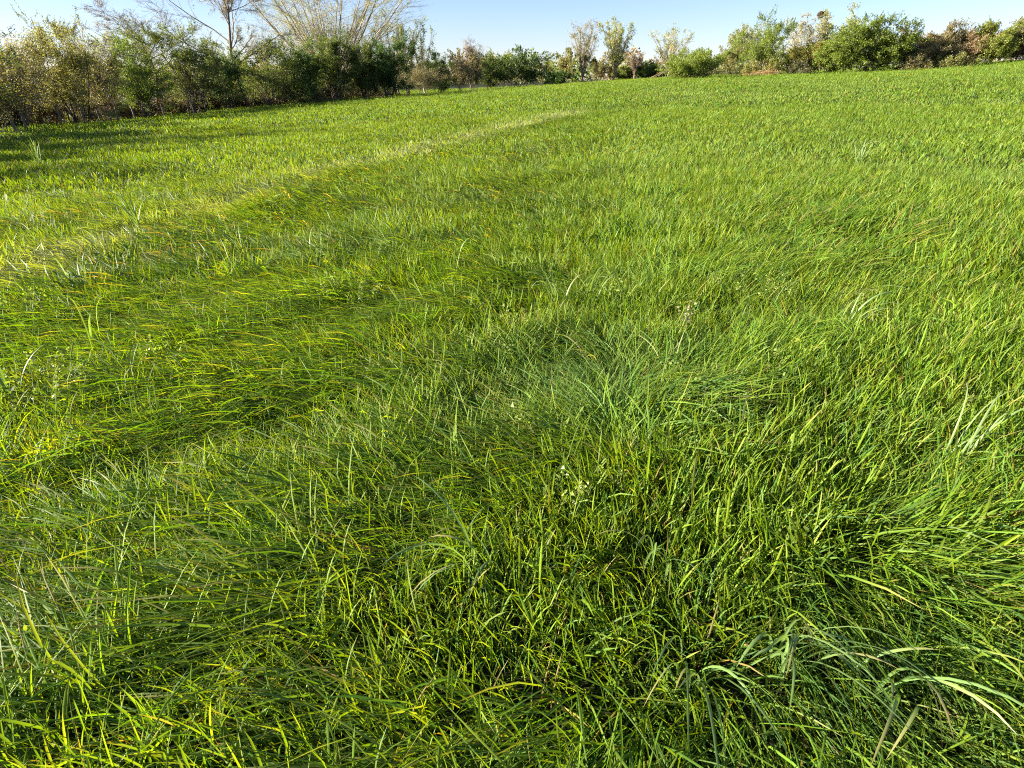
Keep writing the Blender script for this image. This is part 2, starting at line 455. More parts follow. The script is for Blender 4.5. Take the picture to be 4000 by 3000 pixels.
def build_grass():
    P, R_, S_, I_, D_, B_ = [], [], [], [], [], []
    def ring(r0, r1, dens, lod, full=False):
        half = math.pi if full else math.radians(62)
        area = half * (r1 * r1 - r0 * r0)
        c_ = 1 / math.sqrt(dens)
        gx = np.arange(-r1 - c_, r1 + c_, c_)
        x, y = np.meshgrid(gx, gx)
        x = x.ravel() + rng.uniform(-.62, .62, x.size) * c_; y = y.ravel() + rng.uniform(-.62, .62, y.size) * c_
        rr_ = np.hypot(x, y)
        ok_ = (rr_ >= r0) & (rr_ < r1) & (np.abs(np.arctan2(x, y)) < half)
        x, y = x[ok_], y[ok_]
        # drop what lies beyond the hedges
        inside = (y < 126 - .02 * np.abs(x)) & (x > -46) & (x < 62)
        x, y = x[inside], y[inside]; n = len(x); r = np.hypot(x, y)
        z = ground_rel(x, y) + (noise(x, y, 1.3, 0) - .5) * .08 * np.clip(1 - r / 60, 0, 1)
        td = track_dist(x, y)
        # lodging: combed swathes
        u = (x * .86 + y * .5); v = (-x * .5 + y * .86)
        lodge = .55 * noise(u, v * 2.0, 1.5, 1) + .45 * noise(u, v * 2.2, .6, 2)
        lodge += .16 * np.clip((1.0 - x * .55 - .05 * y) / 2.5, -1, 1)
        lodge = np.where(td < -.3, lodge - .22, lodge)
        hol = np.zeros(n)
        for hx, hy, hr in HOLLOW:
            # hollows are elongated along the combing direction
            ex = (x - hx) * .86 + (y - hy) * .5; ey = -(x - hx) * .5 + (y - hy) * .86
            hol = np.maximum(hol, np.exp(-((ex / (hr * 1.5)) ** 2 + (ey / (hr * .8)) ** 2)))
        lodge += hol * .25
        lodge += .28 * np.exp(-(((x - SHEAF[0]) / .55) ** 2 + ((y - SHEAF[1]) / .45) ** 2)) - .14 * np.clip((x - .25) / .5, 0, 1) * np.clip((5 - r) / 3, 0, 1)
        lodge += .14 * np.clip(1 - np.abs(td - 1.1) / .8, 0, 1)
        lodge += rng.normal(0, .06, n)
        style = np.where(lodge > .60, 2, np.where(lodge > .46, 1, 0))
        # direction the tips lie
        left = np.clip((.9 - x * .7 + .12 * y) / 2.0, 0, 1)
        fx = -.92 * left + .55 * (1 - left); fy = -.30 * left + .35 * (1 - left)
        near = np.clip((2.6 - r) / 1.2, 0, 1) * np.clip((x + 1.1) / 1.2, 0, 1)
        tu = np.clip((x + .4) / 1.6, 0, 1)
        fx = fx * (1 - near) + near * (-.80 + .65 * tu); fy = fy * (1 - near) - near * (.55 + .45 * tu)
        turb = 1.5 - .5 * near
        az = np.arctan2(fy, fx) + ((noise(x, y, 1.1, 3) - .5) * 1.1 + (noise(x, y, .45, 4) - .5) * .9) * turb + rng.normal(0, .2, n)
        az = np.where(style == 0, rng.uniform(0, 6.28, n), az)
        hgt = .66 + .30 * noise(x, y, 2.2, 5) + .38 * noise(u, v * 2.4, .75, 6) * np.clip(1.3 - r / 30, .5, 1)
        hgt *= 1 - .35 * hol
        dry = np.clip(1.3 - np.abs(td) / (.38 + .018 * r), 0, 1) * np.clip(noise(x, y, .8, 7) * 1.6, 0, 1)
        hgt *= 1 - .35 * (np.abs(td) < .3)
        dry = dry * np.clip((44 - y) / 16, .25, 1) + .16 * np.clip(noise(x, y, 5, 2) - .45, 0, 1)
        bl = np.exp(-((x - BLUE[0]) ** 2 + ((y - BLUE[1])) ** 2) / BLUE[2] ** 2) + np.exp(-((x - BLUE2[0]) ** 2 + (y - BLUE2[1]) ** 2) / BLUE2[2] ** 2)
        names = ['up', 'mid', 'flat']
        idx = np.zeros(n, int)
        for si, sn in enumerate(names):
            m = style == si
            idx[m] = rng.choice(IDX[lod, sn], m.sum())
        P.append(np.c_[x, y, z - .01]); R_.append(np.c_[rng.normal(0, .07, n), rng.normal(0, .07, n), az])
        sc = hgt * rng.uniform(.85, 1.2, n)
        S_.append(np.c_[np.full(n, 1.0) * np.clip(sc, .7, 1.3), np.clip(sc, .7, 1.3), sc]); I_.append(idx); D_.append(dry); B_.append(np.clip(bl, 0, 1) * .2)
    ring(.0, 1.0, 95, 0, True)
    ring(1.0, 3.0, 108, 0)
    ring(3.0, 6.0, 90, 0)
    ring(6.0, 13.0, 42, 1)
    ring(13.0, 30.0, 9, 2)
    ring(30.0, 128.0, 2.2, 3)
    def scatter(r0, r1, dens, key, s0, s1):
        half = math.radians(60)
        n = int(half * (r1 * r1 - r0 * r0) * dens)
        r = np.sqrt(rng.uniform(r0 * r0, r1 * r1, n)); a = rng.uniform(-half, half, n)
        x = r * np.sin(a); y = r * np.cos(a)
        ok = noise(x, y, 1.6, 4) > .42
        x, y = x[ok], y[ok]; n = len(x)
        z = ground_rel(x, y)
        P.append(np.c_[x, y, z]); R_.append(np.c_[np.zeros(n), np.zeros(n), rng.uniform(0, 6.28, n)])
        sc = rng.uniform(s0, s1, n); S_.append(np.c_[sc, sc, sc]); I_.append(rng.choice(IDX[key], n)); D_.append(np.zeros(n)); B_.append(np.zeros(n))
    scatter(1.0, 4, 3.5, 'accent', .5, .85)
    scatter(4, 12, 1.2, 'accent', .6, .9)
    scatter(12, 40, .12, 'accent', .8, 1.1)
    scatter(1.0, 4, 2.0, 'weed', .7, 1.2)
    scatter(4, 14, 1.0, 'weed', .8, 1.3)
    P, R_, S_, I_, D_, B_ = map(np.concatenate, (P, R_, S_, I_, D_, B_))
    me = bpy.data.meshes.new('field_grass')
    me.vertices.add(len(P)); me.vertices.foreach_set('co', P.astype(np.float32).ravel())
    for nm, arr in (('rot', R_), ('scl', S_)):
        a = me.attributes.new(nm, 'FLOAT_VECTOR', 'POINT'); a.data.foreach_set('vector', arr.astype(np.float32).ravel())
    a = me.attributes.new('idx', 'INT', 'POINT'); a.data.foreach_set('value', I_.astype(np.int32))
    for nm, arr in (('dry', D_), ('blue', B_)):
        a = me.attributes.new(nm, 'FLOAT', 'POINT'); a.data.foreach_set('value', arr.astype(np.float32))
    o = obj('field_grass', me)
    o['kind'] = 'stuff'; o['label'] = 'long lush meadow grass combed flat in swathes'; o['category'] = 'grass'
    g = bpy.data.node_groups.new('grass_scatter', 'GeometryNodeTree')
    g.interface.new_socket('Geometry', in_out='INPUT', socket_type='NodeSocketGeometry')
    g.interface.new_socket('Geometry', in_out='OUTPUT', socket_type='NodeSocketGeometry')
    N, L = g.nodes.new, g.links.new
    gi, go = N('NodeGroupInput'), N('NodeGroupOutput')
    ci = N('GeometryNodeCollectionInfo'); ci.inputs['Collection'].default_value = proto_coll
    ci.inputs['Separate Children'].default_value = True; ci.inputs['Reset Children'].default_value = True
    ip = N('GeometryNodeInstanceOnPoints'); ip.inputs['Pick Instance'].default_value = True
    def na(n_, t):
        x = N('GeometryNodeInputNamedAttribute'); x.data_type = t; x.inputs['Name'].default_value = n_
        return next(s for s in x.outputs if s.enabled and s.name == 'Attribute')
    L(gi.outputs[0], ip.inputs['Points']); L(ci.outputs[0], ip.inputs['Instance'])
    L(na('idx', 'INT'), ip.inputs['Instance Index'])
    e2r = N('FunctionNodeEulerToRotation'); L(na('rot', 'FLOAT_VECTOR'), e2r.inputs[0]); L(e2r.outputs[0], ip.inputs['Rotation'])
    L(na('scl', 'FLOAT_VECTOR'), ip.inputs['Scale'])
    L(ip.outputs[0], go.inputs[0])
    md = o.modifiers.new('scatter', 'NODES'); md.node_group = g
    print('grass instances', len(P))
build_grass()

# ------------------------------------------------------------------ trees and shrubs
def unit(v):
    return v / np.maximum(np.linalg.norm(v, axis=-1, keepdims=True), 1e-9)

def grow(rg, start, d, length, K, wander, trop):
    """polyline branches: start (n,3), d (n,3), length (n,) -> (n,K,3)"""
    n = len(start)
    P = np.zeros((n, K, 3)); P[:, 0] = start
    dd = d.copy()
    for k in range(1, K):
        dd = unit(dd + rg.normal(0, wander, (n, 3)) + np.array([0, 0, trop]))
        P[:, k] = P[:, k - 1] + dd * (length / (K - 1))[:, None]
    return P

def child(rg, P, L, nper, t0, t1, ang, angsd, lfac, lsd, taper_len=True):
    """spawn nper children on each parent"""
    n, K, _ = P.shape
    t = rg.uniform(t0, t1, (n, nper))
    pi_ = np.repeat(np.arange(n), nper); t = t.ravel()
    f = t * (K - 1); i0 = np.minimum(f.astype(int), K - 2); fr = f - i0
    a = P[pi_, i0]; b = P[pi_, i0 + 1]
    st = a + (b - a) * fr[:, None]
    ax = unit(b - a)
    rv = unit(rg.normal(0, 1, (len(t), 3)))
    perp = unit(rv - ax * np.sum(rv * ax, 1, keepdims=True))
    an = rg.normal(ang, angsd, len(t))
    d = ax * np.cos(an)[:, None] + perp * np.sin(an)[:, None]
    ln = L[pi_] * lfac * np.clip(rg.normal(1, lsd, len(t)), .35, 1.8)
    if taper_len: ln = ln * (1.15 - .55 * t)
    return st, d, ln, pi_, t

def tubes(P, r0, r1, sides):
    n, K, _ = P.shape
    T = np.zeros_like(P); T[:, 1:-1] = P[:, 2:] - P[:, :-2]; T[:, 0] = P[:, 1] - P[:, 0]; T[:, -1] = P[:, -1] - P[:, -2]
    T = unit(T)
    ref = np.where(np.abs(T[..., 2:3]) > .9, np.array([1., 0, 0]), np.array([0, 0, 1.]))
    A = unit(np.cross(T, ref)); B = np.cross(T, A)
    an = np.arange(sides) / sides * 2 * math.pi
    rad = r0[:, None] + (r1 - r0)[:, None] * np.linspace(0, 1, K)[None]
    V = P[:, :, None, :] + rad[:, :, None, None] * (A[:, :, None, :] * np.cos(an)[None, None, :, None] + B[:, :, None, :] * np.sin(an)[None, None, :, None])
    base = (np.arange(n) * K * sides)[:, None, None]
    k = (np.arange(K - 1) * sides)[None, :, None]; s = np.arange(sides)[None, None, :]; s2 = (s + 1) % sides
    q = np.stack([base + k + s, base + k + s2, base + k + sides + s2, base + k + sides + s], -1).reshape(-1, 4)
    return V.reshape(-1, 3), q

def spikes(P, r0):
    """cone twigs: 3 triangles each for straight ones"""
    n = len(P)
    T = unit(P[:, -1] - P[:, 0])
    ref = np.where(np.abs(T[:, 2:3]) > .9, np.array([1., 0, 0]), np.array([0, 0, 1.]))
    A = unit(np.cross(T, ref)); B = np.cross(T, A)
    an = np.arange(3) / 3 * 2 * math.pi
    ring_ = P[:, 0][:, None] + r0[:, None, None] * (A[:, None] * np.cos(an)[None, :, None] + B[:, None] * np.sin(an)[None, :, None])
    V = np.concatenate([ring_, P[:, -1:]], 1).reshape(-1, 3)
    b = np.arange(n)[:, None] * 4
    t = np.stack([np.c_[b + i, b + (i + 1) % 3, b + 3] for i in range(3)], 1).reshape(-1, 3)
    return V, t

def leaves(rg, pts, size, c1, c2, droop=0.0, long=1.5):
    n = len(pts)
    ax = unit(rg.normal(0, 1, (n, 3)) + np.array([0, 0, .2 - droop]))
    rv = unit(rg.normal(0, 1, (n, 3)))
    sd_ = unit(np.cross(ax, rv)); nr = np.cross(ax, sd_)
    s = size * rg.uniform(.55, 1.4, n)[:, None]
    b = pts + sd_ * s * .62 + nr * s * .1; c = pts + ax * s * long * 1.1; d = pts - sd_ * s * .62 + ax * s * .15
    V = np.stack([b, c, d], 1).reshape(-1, 3)
    q = np.arange(n * 3).reshape(-1, 3)
    f = rg.random((n, 1))
    cc = (np.array(c1) * (1 - f) + np.array(c2) * f) * rg.uniform(.7, 1.25, (n, 1))
    return V, q, np.repeat(cc, 3, 0)

KINDS = {
    # stems, spread, (children, t0, t1, angle, lenfactor) per level, trunk radius, wander, tropism, leaves per twig
    'hedge':  dict(stems=9, tilt=.32, lv=[(9, .14, 1, .75, .42), (6, .2, 1, .8, .50), (5, .2, 1, .8, .52)], r=.055, wander=.16, trop=.05, leaf=6, gap=.06),
    'dense':  dict(stems=8, tilt=.34, lv=[(10, .18, 1, .8, .42), (7, .2, 1, .85, .50), (5, .2, 1, .8, .50)], r=.06, wander=.15, trop=.04, leaf=8, gap=.15),
    'bush':   dict(stems=16, tilt=.55, lv=[(8, .12, 1, .7, .42), (6, .2, 1, .75, .50), (4, .2, 1, .75, .55)], r=.035, wander=.13, trop=.06, leaf=6, gap=0),
    'twiggy': dict(stems=18, tilt=.42, lv=[(7, .25, 1, .45, .45), (6, .2, 1, .5, .50), (4, .2, 1, .5, .60)], r=.025, wander=.10, trop=.08, leaf=1.2, gap=0),
    'bare':   dict(stems=1, tilt=.04, lv=[(18, .34, .98, .85, .50), (8, .25, 1, .7, .45), (8, .2, 1, .65, .48), (9, .15, 1, .6, .6)], r=.15, wander=.09, trop=.05, leaf=.5, gap=0),
    'willow': dict(stems=14, tilt=.24, lv=[(14, .15, 1, .34, .18), (6, .2, 1, .5, .55), (5, .2, 1, .5, .75)], r=.055, wander=.045, trop=.03, leaf=3.0, gap=0, pollard=.13),
    'bramble': dict(stems=26, tilt=.95, lv=[(6, .2, 1, .8, .40), (5, .2, 1, .8, .5)], r=.012, wander=.22, trop=-.10, leaf=7, gap=0),
}
TREES = []
def plant(name, kind, px, hw, top, Y, c1, c2, label, cat=None, group=None, bark=(.085, .068, .05), leaf=None, size=.10, seed=None, base=None, **kw):
    """px, hw: photo x of the crown's middle and its half width; top: photo y of its top; Y distance"""
    k = dict(KINDS[kind]); k.update(kw)
    rg = np.random.default_rng(seed if seed is not None else int(abs(px) * 7 + top + 900))
    TREES.append(name)
    # base on the ground, crown centre at mid height
    X = x_of(px, Y, 0)
    for _ in range(4):
        z0 = gz(X, Y) - .03
        H = EYE + dz_of(top, Y) - z0
        X = x_of(px, Y, z0 + .6 * H - EYE)
    Wd = hw / F * (Y * CP) * 1.0
    z0 = gz(X, Y) - .05
    n = k['stems']
    skeleton = []
    if 'pollard' in k:
        th = k['pollard'] * H
        tp = grow(rg, np.zeros((1, 3)), np.array([[rg.normal(0, .1), rg.normal(0, .1), 1.]]), np.array([th]), 4, .05, .1)
        skeleton.append((tp, np.array([k['r'] * 2.6]), np.array([k['r'] * 2.8]), 8))
        st = tp[0, -1] + rg.normal(0, .10, (n, 3)) * np.array([1, 1, .5])
    else:
        st = np.c_[rg.normal(0, .12 * Wd if n > 1 else 0, (n, 2)), np.zeros(n)]
    pa = rg.uniform(0, 6.28) + np.arange(n) / n * 6.28 + rg.normal(0, .5, n)
    ti = np.abs(rg.normal(0, 1, n)) * k['tilt'] if n > 1 else np.array([k['tilt']])
    if 'pollard' in k: ti = np.sqrt(rg.random(n)) * k['tilt'] * 1.7
    ti = np.minimum(ti, 1.35)
    d = np.c_[np.sin(ti) * np.cos(pa), np.sin(ti) * np.sin(pa), np.cos(ti)]
    ln = H * rg.uniform(.72, 1.0, n) * (1 if n == 1 else .95)
    if n == 1: ln[:] = H * .92
    P = grow(rg, st, d, ln, 7, k['wander'] * .6, k['trop'])
    r0 = k['r'] * rg.uniform(.6, 1.15, n) * (H / 5) if n > 1 else np.array([k['r'] * H / 8])
    skeleton.append((P, r0, r0 * .22, 6 if n == 1 else 5))
    L = ln; R = r0
    nl = len(k['lv'])
    for li, (nper, t0, t1, ang, lf) in enumerate(k['lv']):
        st, d, ln, par, t = child(rg, P, L, nper, t0, t1, ang, .28, lf, .3)
        last = li == nl - 1
        K = 2 if last else (3 if li else 5)
        P = grow(rg, st, d, ln, K, k['wander'] * 1.3, k['trop'])
        rr = np.maximum(R[par] * (1 - .75 * t) * (.55 if li else .5), .006 if last else .008)
        skeleton.append((P, rr, rr * .35, 3 if li else 4))
        L, R = ln, rr
    # fit to the outline in the photograph
    allp = skeleton[-1][0].reshape(-1, 3)
    if kind in ('hedge', 'dense', 'bush', 'twiggy'):
        # long young shoots that feather the outline
        tips = skeleton[-1][0][:, -1]
        rel = (tips - np.median(tips, 0)) / (np.std(tips, 0) + 1e-6)
        pk = np.argsort(-(rel[:, 2] + .5 * np.abs(rel[:, 0]) + rg.normal(0, .5, len(tips))))[:90]
        pk = pk[rg.random(len(pk)) < .85]
        sdv = unit(rel[pk] * np.array([.35, .35, 0]) + rg.normal(0, .3, (len(pk), 3)) + np.array([0, 0, 1.0]))
        SH = grow(rg, tips[pk], sdv, H * rg.uniform(.05, .15, len(pk)), 3, .12, .0)
    else:
        SH = None
    zt = np.percentile(allp[:, 2], 99.3)
    cx, cy = np.median(allp[:, 0]), np.median(allp[:, 1])
    wx = np.percentile(np.abs(allp[:, 0] - cx), 96); wy = np.percentile(np.abs(allp[:, 1] - cy), 96)
    sx = Wd / wx; sy = min(Wd, 1.5 if kind == 'bramble' else 2.6 if kind != 'willow' and kind != 'bare' else Wd) / wy; szz = H / zt
    def fit(p):
        q = p.copy(); f = np.clip(p[..., 2:3] / zt * 2.5, 0, 1)
        q[..., 0] = (p[..., 0] - cx * f[..., 0]) * sx; q[..., 1] = (p[..., 1] - cy * f[..., 0]) * sy; q[..., 2] = np.maximum(p[..., 2] * szz, 0)
        return q
    root = thing(name, label, cat or ('tree' if kind in ('bare', 'willow') else 'shrub'), (X, Y, z0), group)
    bk = np.array(bark)
    nstem = 2 if 'pollard' in k else 1
    def build(parts, nm, c):
        V, Q, TT = [], [], []; o = 0
        for (P_, a, b, s) in parts:
            if P_.shape[1] == 2:
                v, t_ = spikes(fit(P_), a); TT.append(t_ + o)
            else:
                v, q = tubes(fit(P_), a, b, s); Q.append(q + o)
            V.append(v); o += len(v)
        V = np.concatenate(V)
        cc = np.array(c) * (1 + .25 * np.sin(V[:, 2:3] * 3.1))
        return obj(nm, mesh_np(nm, V, np.concatenate(Q) if Q else None, np.concatenate(TT) if TT else None, colv=cc, mat=MAT_BARK), root)
    build(skeleton[:nstem], 'trunk' if n == 1 or 'pollard' in k else 'stems', bk)
    build(skeleton[nstem:], 'branches', bk * kw.get('twigtint', 1.0) if 'twig' not in kw else np.array(kw['twig']))
    nleaf = (leaf if leaf is not None else k['leaf'])
    if SH is not None:
        build([(SH, np.full(len(SH), .011), np.full(len(SH), .005), 3)], 'shoots', bk * 1.2)['kind'] = 'stuff'
    tw = fit(skeleton[-1][0])
    far = Y > 85
    kf = float(np.clip(Y / 60, .7, 1))
    m = int(len(tw) * nleaf * (.6 if far else 1.6 / kf)); size = size * (.86 if far else .60 * kf)
    if m > 0:
        i = rg.integers(0, len(tw), m); t = rg.uniform(0, 1, m)
        p = tw[i, 0] + (tw[i, -1] - tw[i, 0]) * t[:, None]
        p = p + rg.normal(0, .11, (m, 3))
        keep = p[:, 2] > H * k['gap'] * rg.uniform(.4, 1.1, m)
        # uneven crowns: thin parts and thick parts
        ns = noise(p[:, 0] + px, p[:, 2] + p[:, 1] * .6, .8 if H < 8 else 1.3, 3)
        keep &= ns > rg.uniform(-.25, .5, m) * (.6 if kind == 'willow' else 1.0)
        p = p[keep]
        if SH is not None:
            S2 = fit(SH); ms = int(len(S2) * (16 if nleaf > 3 else 5))
            ii = rg.integers(0, len(S2), ms); tt = rg.uniform(0, 1, ms)[:, None]
            p = np.r_[p, np.where(tt < .5, S2[ii, 0] + (S2[ii, 1] - S2[ii, 0]) * 2 * tt, S2[ii, 1] + (S2[ii, 2] - S2[ii, 1]) * (2 * tt - 1)) + rg.normal(0, .03, (ms, 3))]
        V, q, cc = leaves(rg, p, size, c1, c2)
        obj('crown', mesh_np('crown', V, None, q, colv=cc, mat=MAT_LEAF, smooth=False), root)
    return root

G1 = (.075, .135, .024); G2 = (.130, .180, .036); OL = (.19, .195, .048); GO = (.28, .245, .085); BR = (.19, .145, .090); OR = (.31, .215, .10)
YG = (.23, .28, .030); YG2 = (.32, .33, .05); PW = (.33, .35, .15); RD = (.085, .052, .030); DK = (.050, .090, .018); PK = (.31, .23, .16)
HG = 'shrubs and trees of the hedge along the field edge'
RG = 'shrubs of the sunlit hedge on the rise'

for i, px in enumerate(np.arange(-300, 1560, 105)):
    yb = np.interp(px, [b[0] for b in BASE], [b[2] for b in BASE]) + 1.2
    plant('bramble_thicket', 'bramble', px, 85 + 20 * (i % 3) - px * .015, np.interp(px, [-300, 0, 600, 1500], [300, 345, 350, 325]) + 14 * math.sin(i * 2.3), yb, RD if i % 3 else (.12, .085, .05), (.05, .045, .022),
          'dark rust-brown leafy thicket filling the shaded hedge foot', 'thicket', group='thickets filling the shaded hedge foot', size=.125, leaf=6)
for i, (hx, hy, hh) in enumerate([(-24.8, 26.5, 5.6), (-24.2, 22, 6.4), (-23.8, 17.5, 5.2), (-23.2, 13, 6.2), (-22.8, 8.5, 5.6)]):
    hz_ = gz(hx, hy) - EYE
    dep = hy * CP - hz_ * SP
    def py_of(z_): return CY - F * (hy * SP + z_ * CP) / (hy * CP - z_ * SP)
    plant('hawthorn_shrub', 'dense', CX + F * hx / (hy * CP - (hz_ + .6 * hh) * SP), 2.6 * F / (hy * CP), py_of(hz_ + hh), hy, G1, OL,
          'tall hedge shrub standing beyond the end of the post row, casting long shade', group='tall hedge shrubs beyond the post row', leaf=6)
# hedge in shade, from the corner by the camera to the far end
plant('hawthorn_shrub', 'hedge', -120, 190, 200, 31, OL, BR, 'brownish low hedge shrub beside the end of the post row', group=HG, leaf=4)
plant('twiggy_shrub', 'twiggy', 40, 120, 175, 35, PK, OL, 'bare pinkish twiggy shrub at the end of the hedge', group=HG, leaf=2.5, bark=(.2, .13, .09))
plant('hawthorn_shrub', 'hedge', 225, 150, 95, 38, OL, GO, 'tall golden olive hedge shrub with feathery lit top above the posts', group=HG, leaf=8, stems=9)
plant('twiggy_shrub', 'twiggy', 370, 75, 165, 43, PK, OL, 'pinkish twiggy shrub between golden olive shrub and bare-topped tree', group=HG, leaf=2.5, bark=(.2, .13, .09))
plant('maple_tree', 'bare', 535, 165, -12, 51, PK, BR, 'bare spreading tree with budding twigs rising above green hedge shrub', group=HG, bark=(.10, .07, .05), leaf=.7, size=.07)
plant('hawthorn_shrub', 'hedge', 525, 105, 158, 46, G1, YG, 'light-crowned green hedge shrub in front of the bare spreading tree', group=HG)
plant('hawthorn_shrub', 'dense', 735, 125, 122, 50, G2, OL, 'broad pale-topped hedge shrub with dark ivy-green side', group=HG, leaf=6, gap=.10)
plant('hawthorn_shrub', 'hedge', 870, 80, 215, 54, DK, G1, 'dark sparse hedge shrub next to the tall forked bare tree', group=HG, leaf=4)
plant('ash_tree', 'bare', 905, 215, -140, 58, PK, OL, 'tall forked bare tree with many fine ascending twigs', group=HG, bark=(.2, .15, .1), leaf=.6, size=.07, trop=.09)
plant('elder_shrub', 'dense', 935, 75, 240, 66, YG, YG2, 'bright yellow-green shrub glowing behind the tall bare trunk', group=HG, leaf=5)
plant('hawthorn_shrub', 'hedge', 1045, 110, 172, 58, G2, OL, 'olive hedge shrub with open stems showing light between', group=HG, leaf=5)
plant('hawthorn_shrub', 'dense', 1165, 95, 165, 61, G1, G2, 'dark green ivy-clad hedge shrub with drooping skirt', group=HG, gap=.12)
plant('hawthorn_shrub', 'dense', 1295, 95, 145, 64, G1, OL, 'dense green hedge shrub below the great fan of willow stems', group=HG, gap=.12)
plant('bramble_thicket', 'bramble', 1130, 190, 355, 61, BR, GO, 'dry straw-brown growth under the dark green shrubs', 'thicket', group=HG, size=.09)
plant('hawthorn_shrub', 'dense', 1410, 70, 185, 66, G1, OL, 'olive green hedge shrub wedged beside the darkest round shrub', group=HG, gap=.15)
plant('hawthorn_shrub', 'dense', 1505, 88, 155, 67, DK, G1, 'darkest round-headed hedge shrub standing on bare stems', group=HG, gap=.16, leaf=9)
plant('willow_tree', 'willow', 1265, 300, -210, 84, PW, YG, 'great many-stemmed willow fanning pale stems above the hedge', group=HG, stems=34, bark=(.33, .26, .16), leaf=1.6, size=.08, pollard=.08, tilt=.27, r=.036)
plant('willow_tree', 'willow', 1545, 95, 40, 92, PW, OL, 'slender misty willow leaning out past the darkest hedge shrub', group=HG, stems=10, bark=(.28, .24, .17), leaf=1.6, size=.10)
plant('willow_tree', 'willow', 1585, 45, 112, 88, GO, YG2, 'small golden-leaved willow behind the gap in the hedge', group=HG, stems=6, bark=(.28, .22, .13), leaf=3, size=.10)
plant('willow_tree', 'willow', 1650, 40, 75, 94, PW, G2, 'thin grey-green wispy tree beside the small golden willow', group=HG, stems=5, bark=(.28, .24, .17), leaf=1.8, size=.10)
plant('twiggy_shrub', 'twiggy', 1640, 95, 250, 76, BR, OL, 'rounded brown twiggy shrub past the gap in the hedge', group=HG, leaf=2.5, bark=(.17, .12, .085), size=.09)
plant('hawthorn_shrub', 'dense', 1715, 50, 212, 82, G1, G2, 'narrow green hedge shrub behind the rounded brown one', group=HG, gap=.1)
plant('twiggy_shrub', 'twiggy', 1795, 50, 215, 88, PK, OL, 'pinkish brown twiggy shrub under the small bare treetop', group=HG, leaf=4, bark=(.22, .15, .10), size=.10)
plant('maple_tree', 'bare', 1842, 50, 155, 102, PK, BR, 'small bare treetop poking above pinkish hedge shrubs', group=HG, bark=(.2, .14, .11), leaf=.6, size=.08)
plant('twiggy_shrub', 'twiggy', 1850, 40, 225, 92, OL, PK, 'pale twiggy shrub wedged under the small bare treetop', group=HG, leaf=4, bark=(.26, .19, .14), size=.10)
plant('hawthorn_shrub', 'dense', 1905, 42, 235, 98, G1, OL, 'dark narrow shrub in the shade of the big rounded bush', group=HG, gap=.05)
plant('elder_shrub', 'dense', 1955, 50, 215, 112, YG, OL, 'yellow-green shrub top showing behind the big rounded bush', group=HG)
plant('hawthorn_bush', 'bush', 2022, 112, 200, 100, (.06, .10, .03), G2, 'big rounded grey-green bush at the far end of the hedge', group=HG, leaf=9, size=.13)
plant('hawthorn_bush', 'bush', 2175, 45, 282, 113, DK, G1, 'low dark bush at the tip of the hedge', group=HG, leaf=6, size=.13)
plant('sallow_shrub', 'twiggy', 2205, 48, 205, 118, OL, GO, 'pale olive shrub beside the first pollard willow', group=HG, leaf=5, size=.12, bark=(.25, .19, .12))
# far side of the field
WG = 'pollard willows along the far edge'
FG = 'shrubs between the pollard willows'
plant('pollard_willow', 'willow', 2285, 52, 78, 118, PW, PK, 'tall pollard willow with narrow airy crown and dark single trunk', group=WG, stems=12, bark=(.22, .17, .11), leaf=1.3, size=.11)
plant('twiggy_shrub', 'twiggy', 2345, 55, 240, 122, BR, OL, 'brown twiggy shrub between the two tallest pollard willows', group=FG, leaf=4, size=.12)
plant('pollard_willow', 'willow', 2405, 58, 76, 118, YG2, PW, 'tall pollard willow with yellowish dense crown and many stems', group=WG, stems=16, bark=(.26, .21, .12), leaf=2.0, size=.12)
plant('pollard_willow', 'willow', 2482, 34, 205, 122, PK, BR, 'short pinkish leafless pollard with thick pale trunk', group=WG, stems=14, bark=(.22, .16, .12), leaf=.6, size=.1, pollard=.32)
plant('hawthorn_bush', 'bush', 2445, 35, 262, 124, G2, OL, 'low green bush behind the thick pale pollard trunk', group=FG, leaf=6, size=.13)
plant('hawthorn_bush', 'bush', 2535, 42, 250, 121, G1, G2, 'low dark green bush beside the broken willow', group=FG, leaf=7, size=.13)
plant('pollard_willow', 'willow', 2622, 66, 104, 116, PW, YG2, 'leaning pollard willow with airy crown behind the lone bush', group=WG, stems=12, bark=(.30, .24, .15), leaf=1.3, size=.11)
plant('hawthorn_bush', 'bush', 2600, 45, 268, 119, G2, BR, 'low mixed brush at the foot of the leaning willow', group=FG, leaf=6, size=.13)
plant('hawthorn_bush', 'bush', 2712, 92, 200, 60, YG, G2, 'lone rounded yellow-green bush standing free in the meadow', leaf=7, size=.095, stems=22, bark=(.13, .11, .07))
# sunlit hedge on the rise
plant('sallow_shrub', 'twiggy', 2850, 62, 188, 78, OL, GO, 'olive twiggy shrub where the sunlit hedge begins', group=RG, leaf=5, bark=(.2, .15, .1))
plant('bramble_thicket', 'bramble', 2860, 75, 245, 76, BR, G1, 'dark brown brush at the start of the sunlit hedge', 'thicket', group=RG, size=.12)
plant('willow_tree', 'willow', 2905, 62, 98, 100, PW, OL, 'pale grey-green willow behind the start of the sunlit hedge', group=RG, stems=14, bark=(.28, .25, .19), leaf=2.4, size=.13)
plant('hawthorn_shrub', 'dense', 2995, 88, 82, 67, YG, G2, 'tall loose yellow-green shrub with long shoots on top', group=RG, leaf=6, gap=.05, tilt=.42)
plant('bramble_thicket', 'bramble', 2985, 110, 235, 65, OL, GO, 'golden leafy brush round the foot of the tall loose shrub', 'thicket', group=RG, size=.12)
plant('bracken_mound', 'bramble', 2995, 60, 278, 63, OR, (.30, .2, .11), 'mound of dry rust-coloured bracken at the hedge foot', 'bracken', group=RG, size=.10)
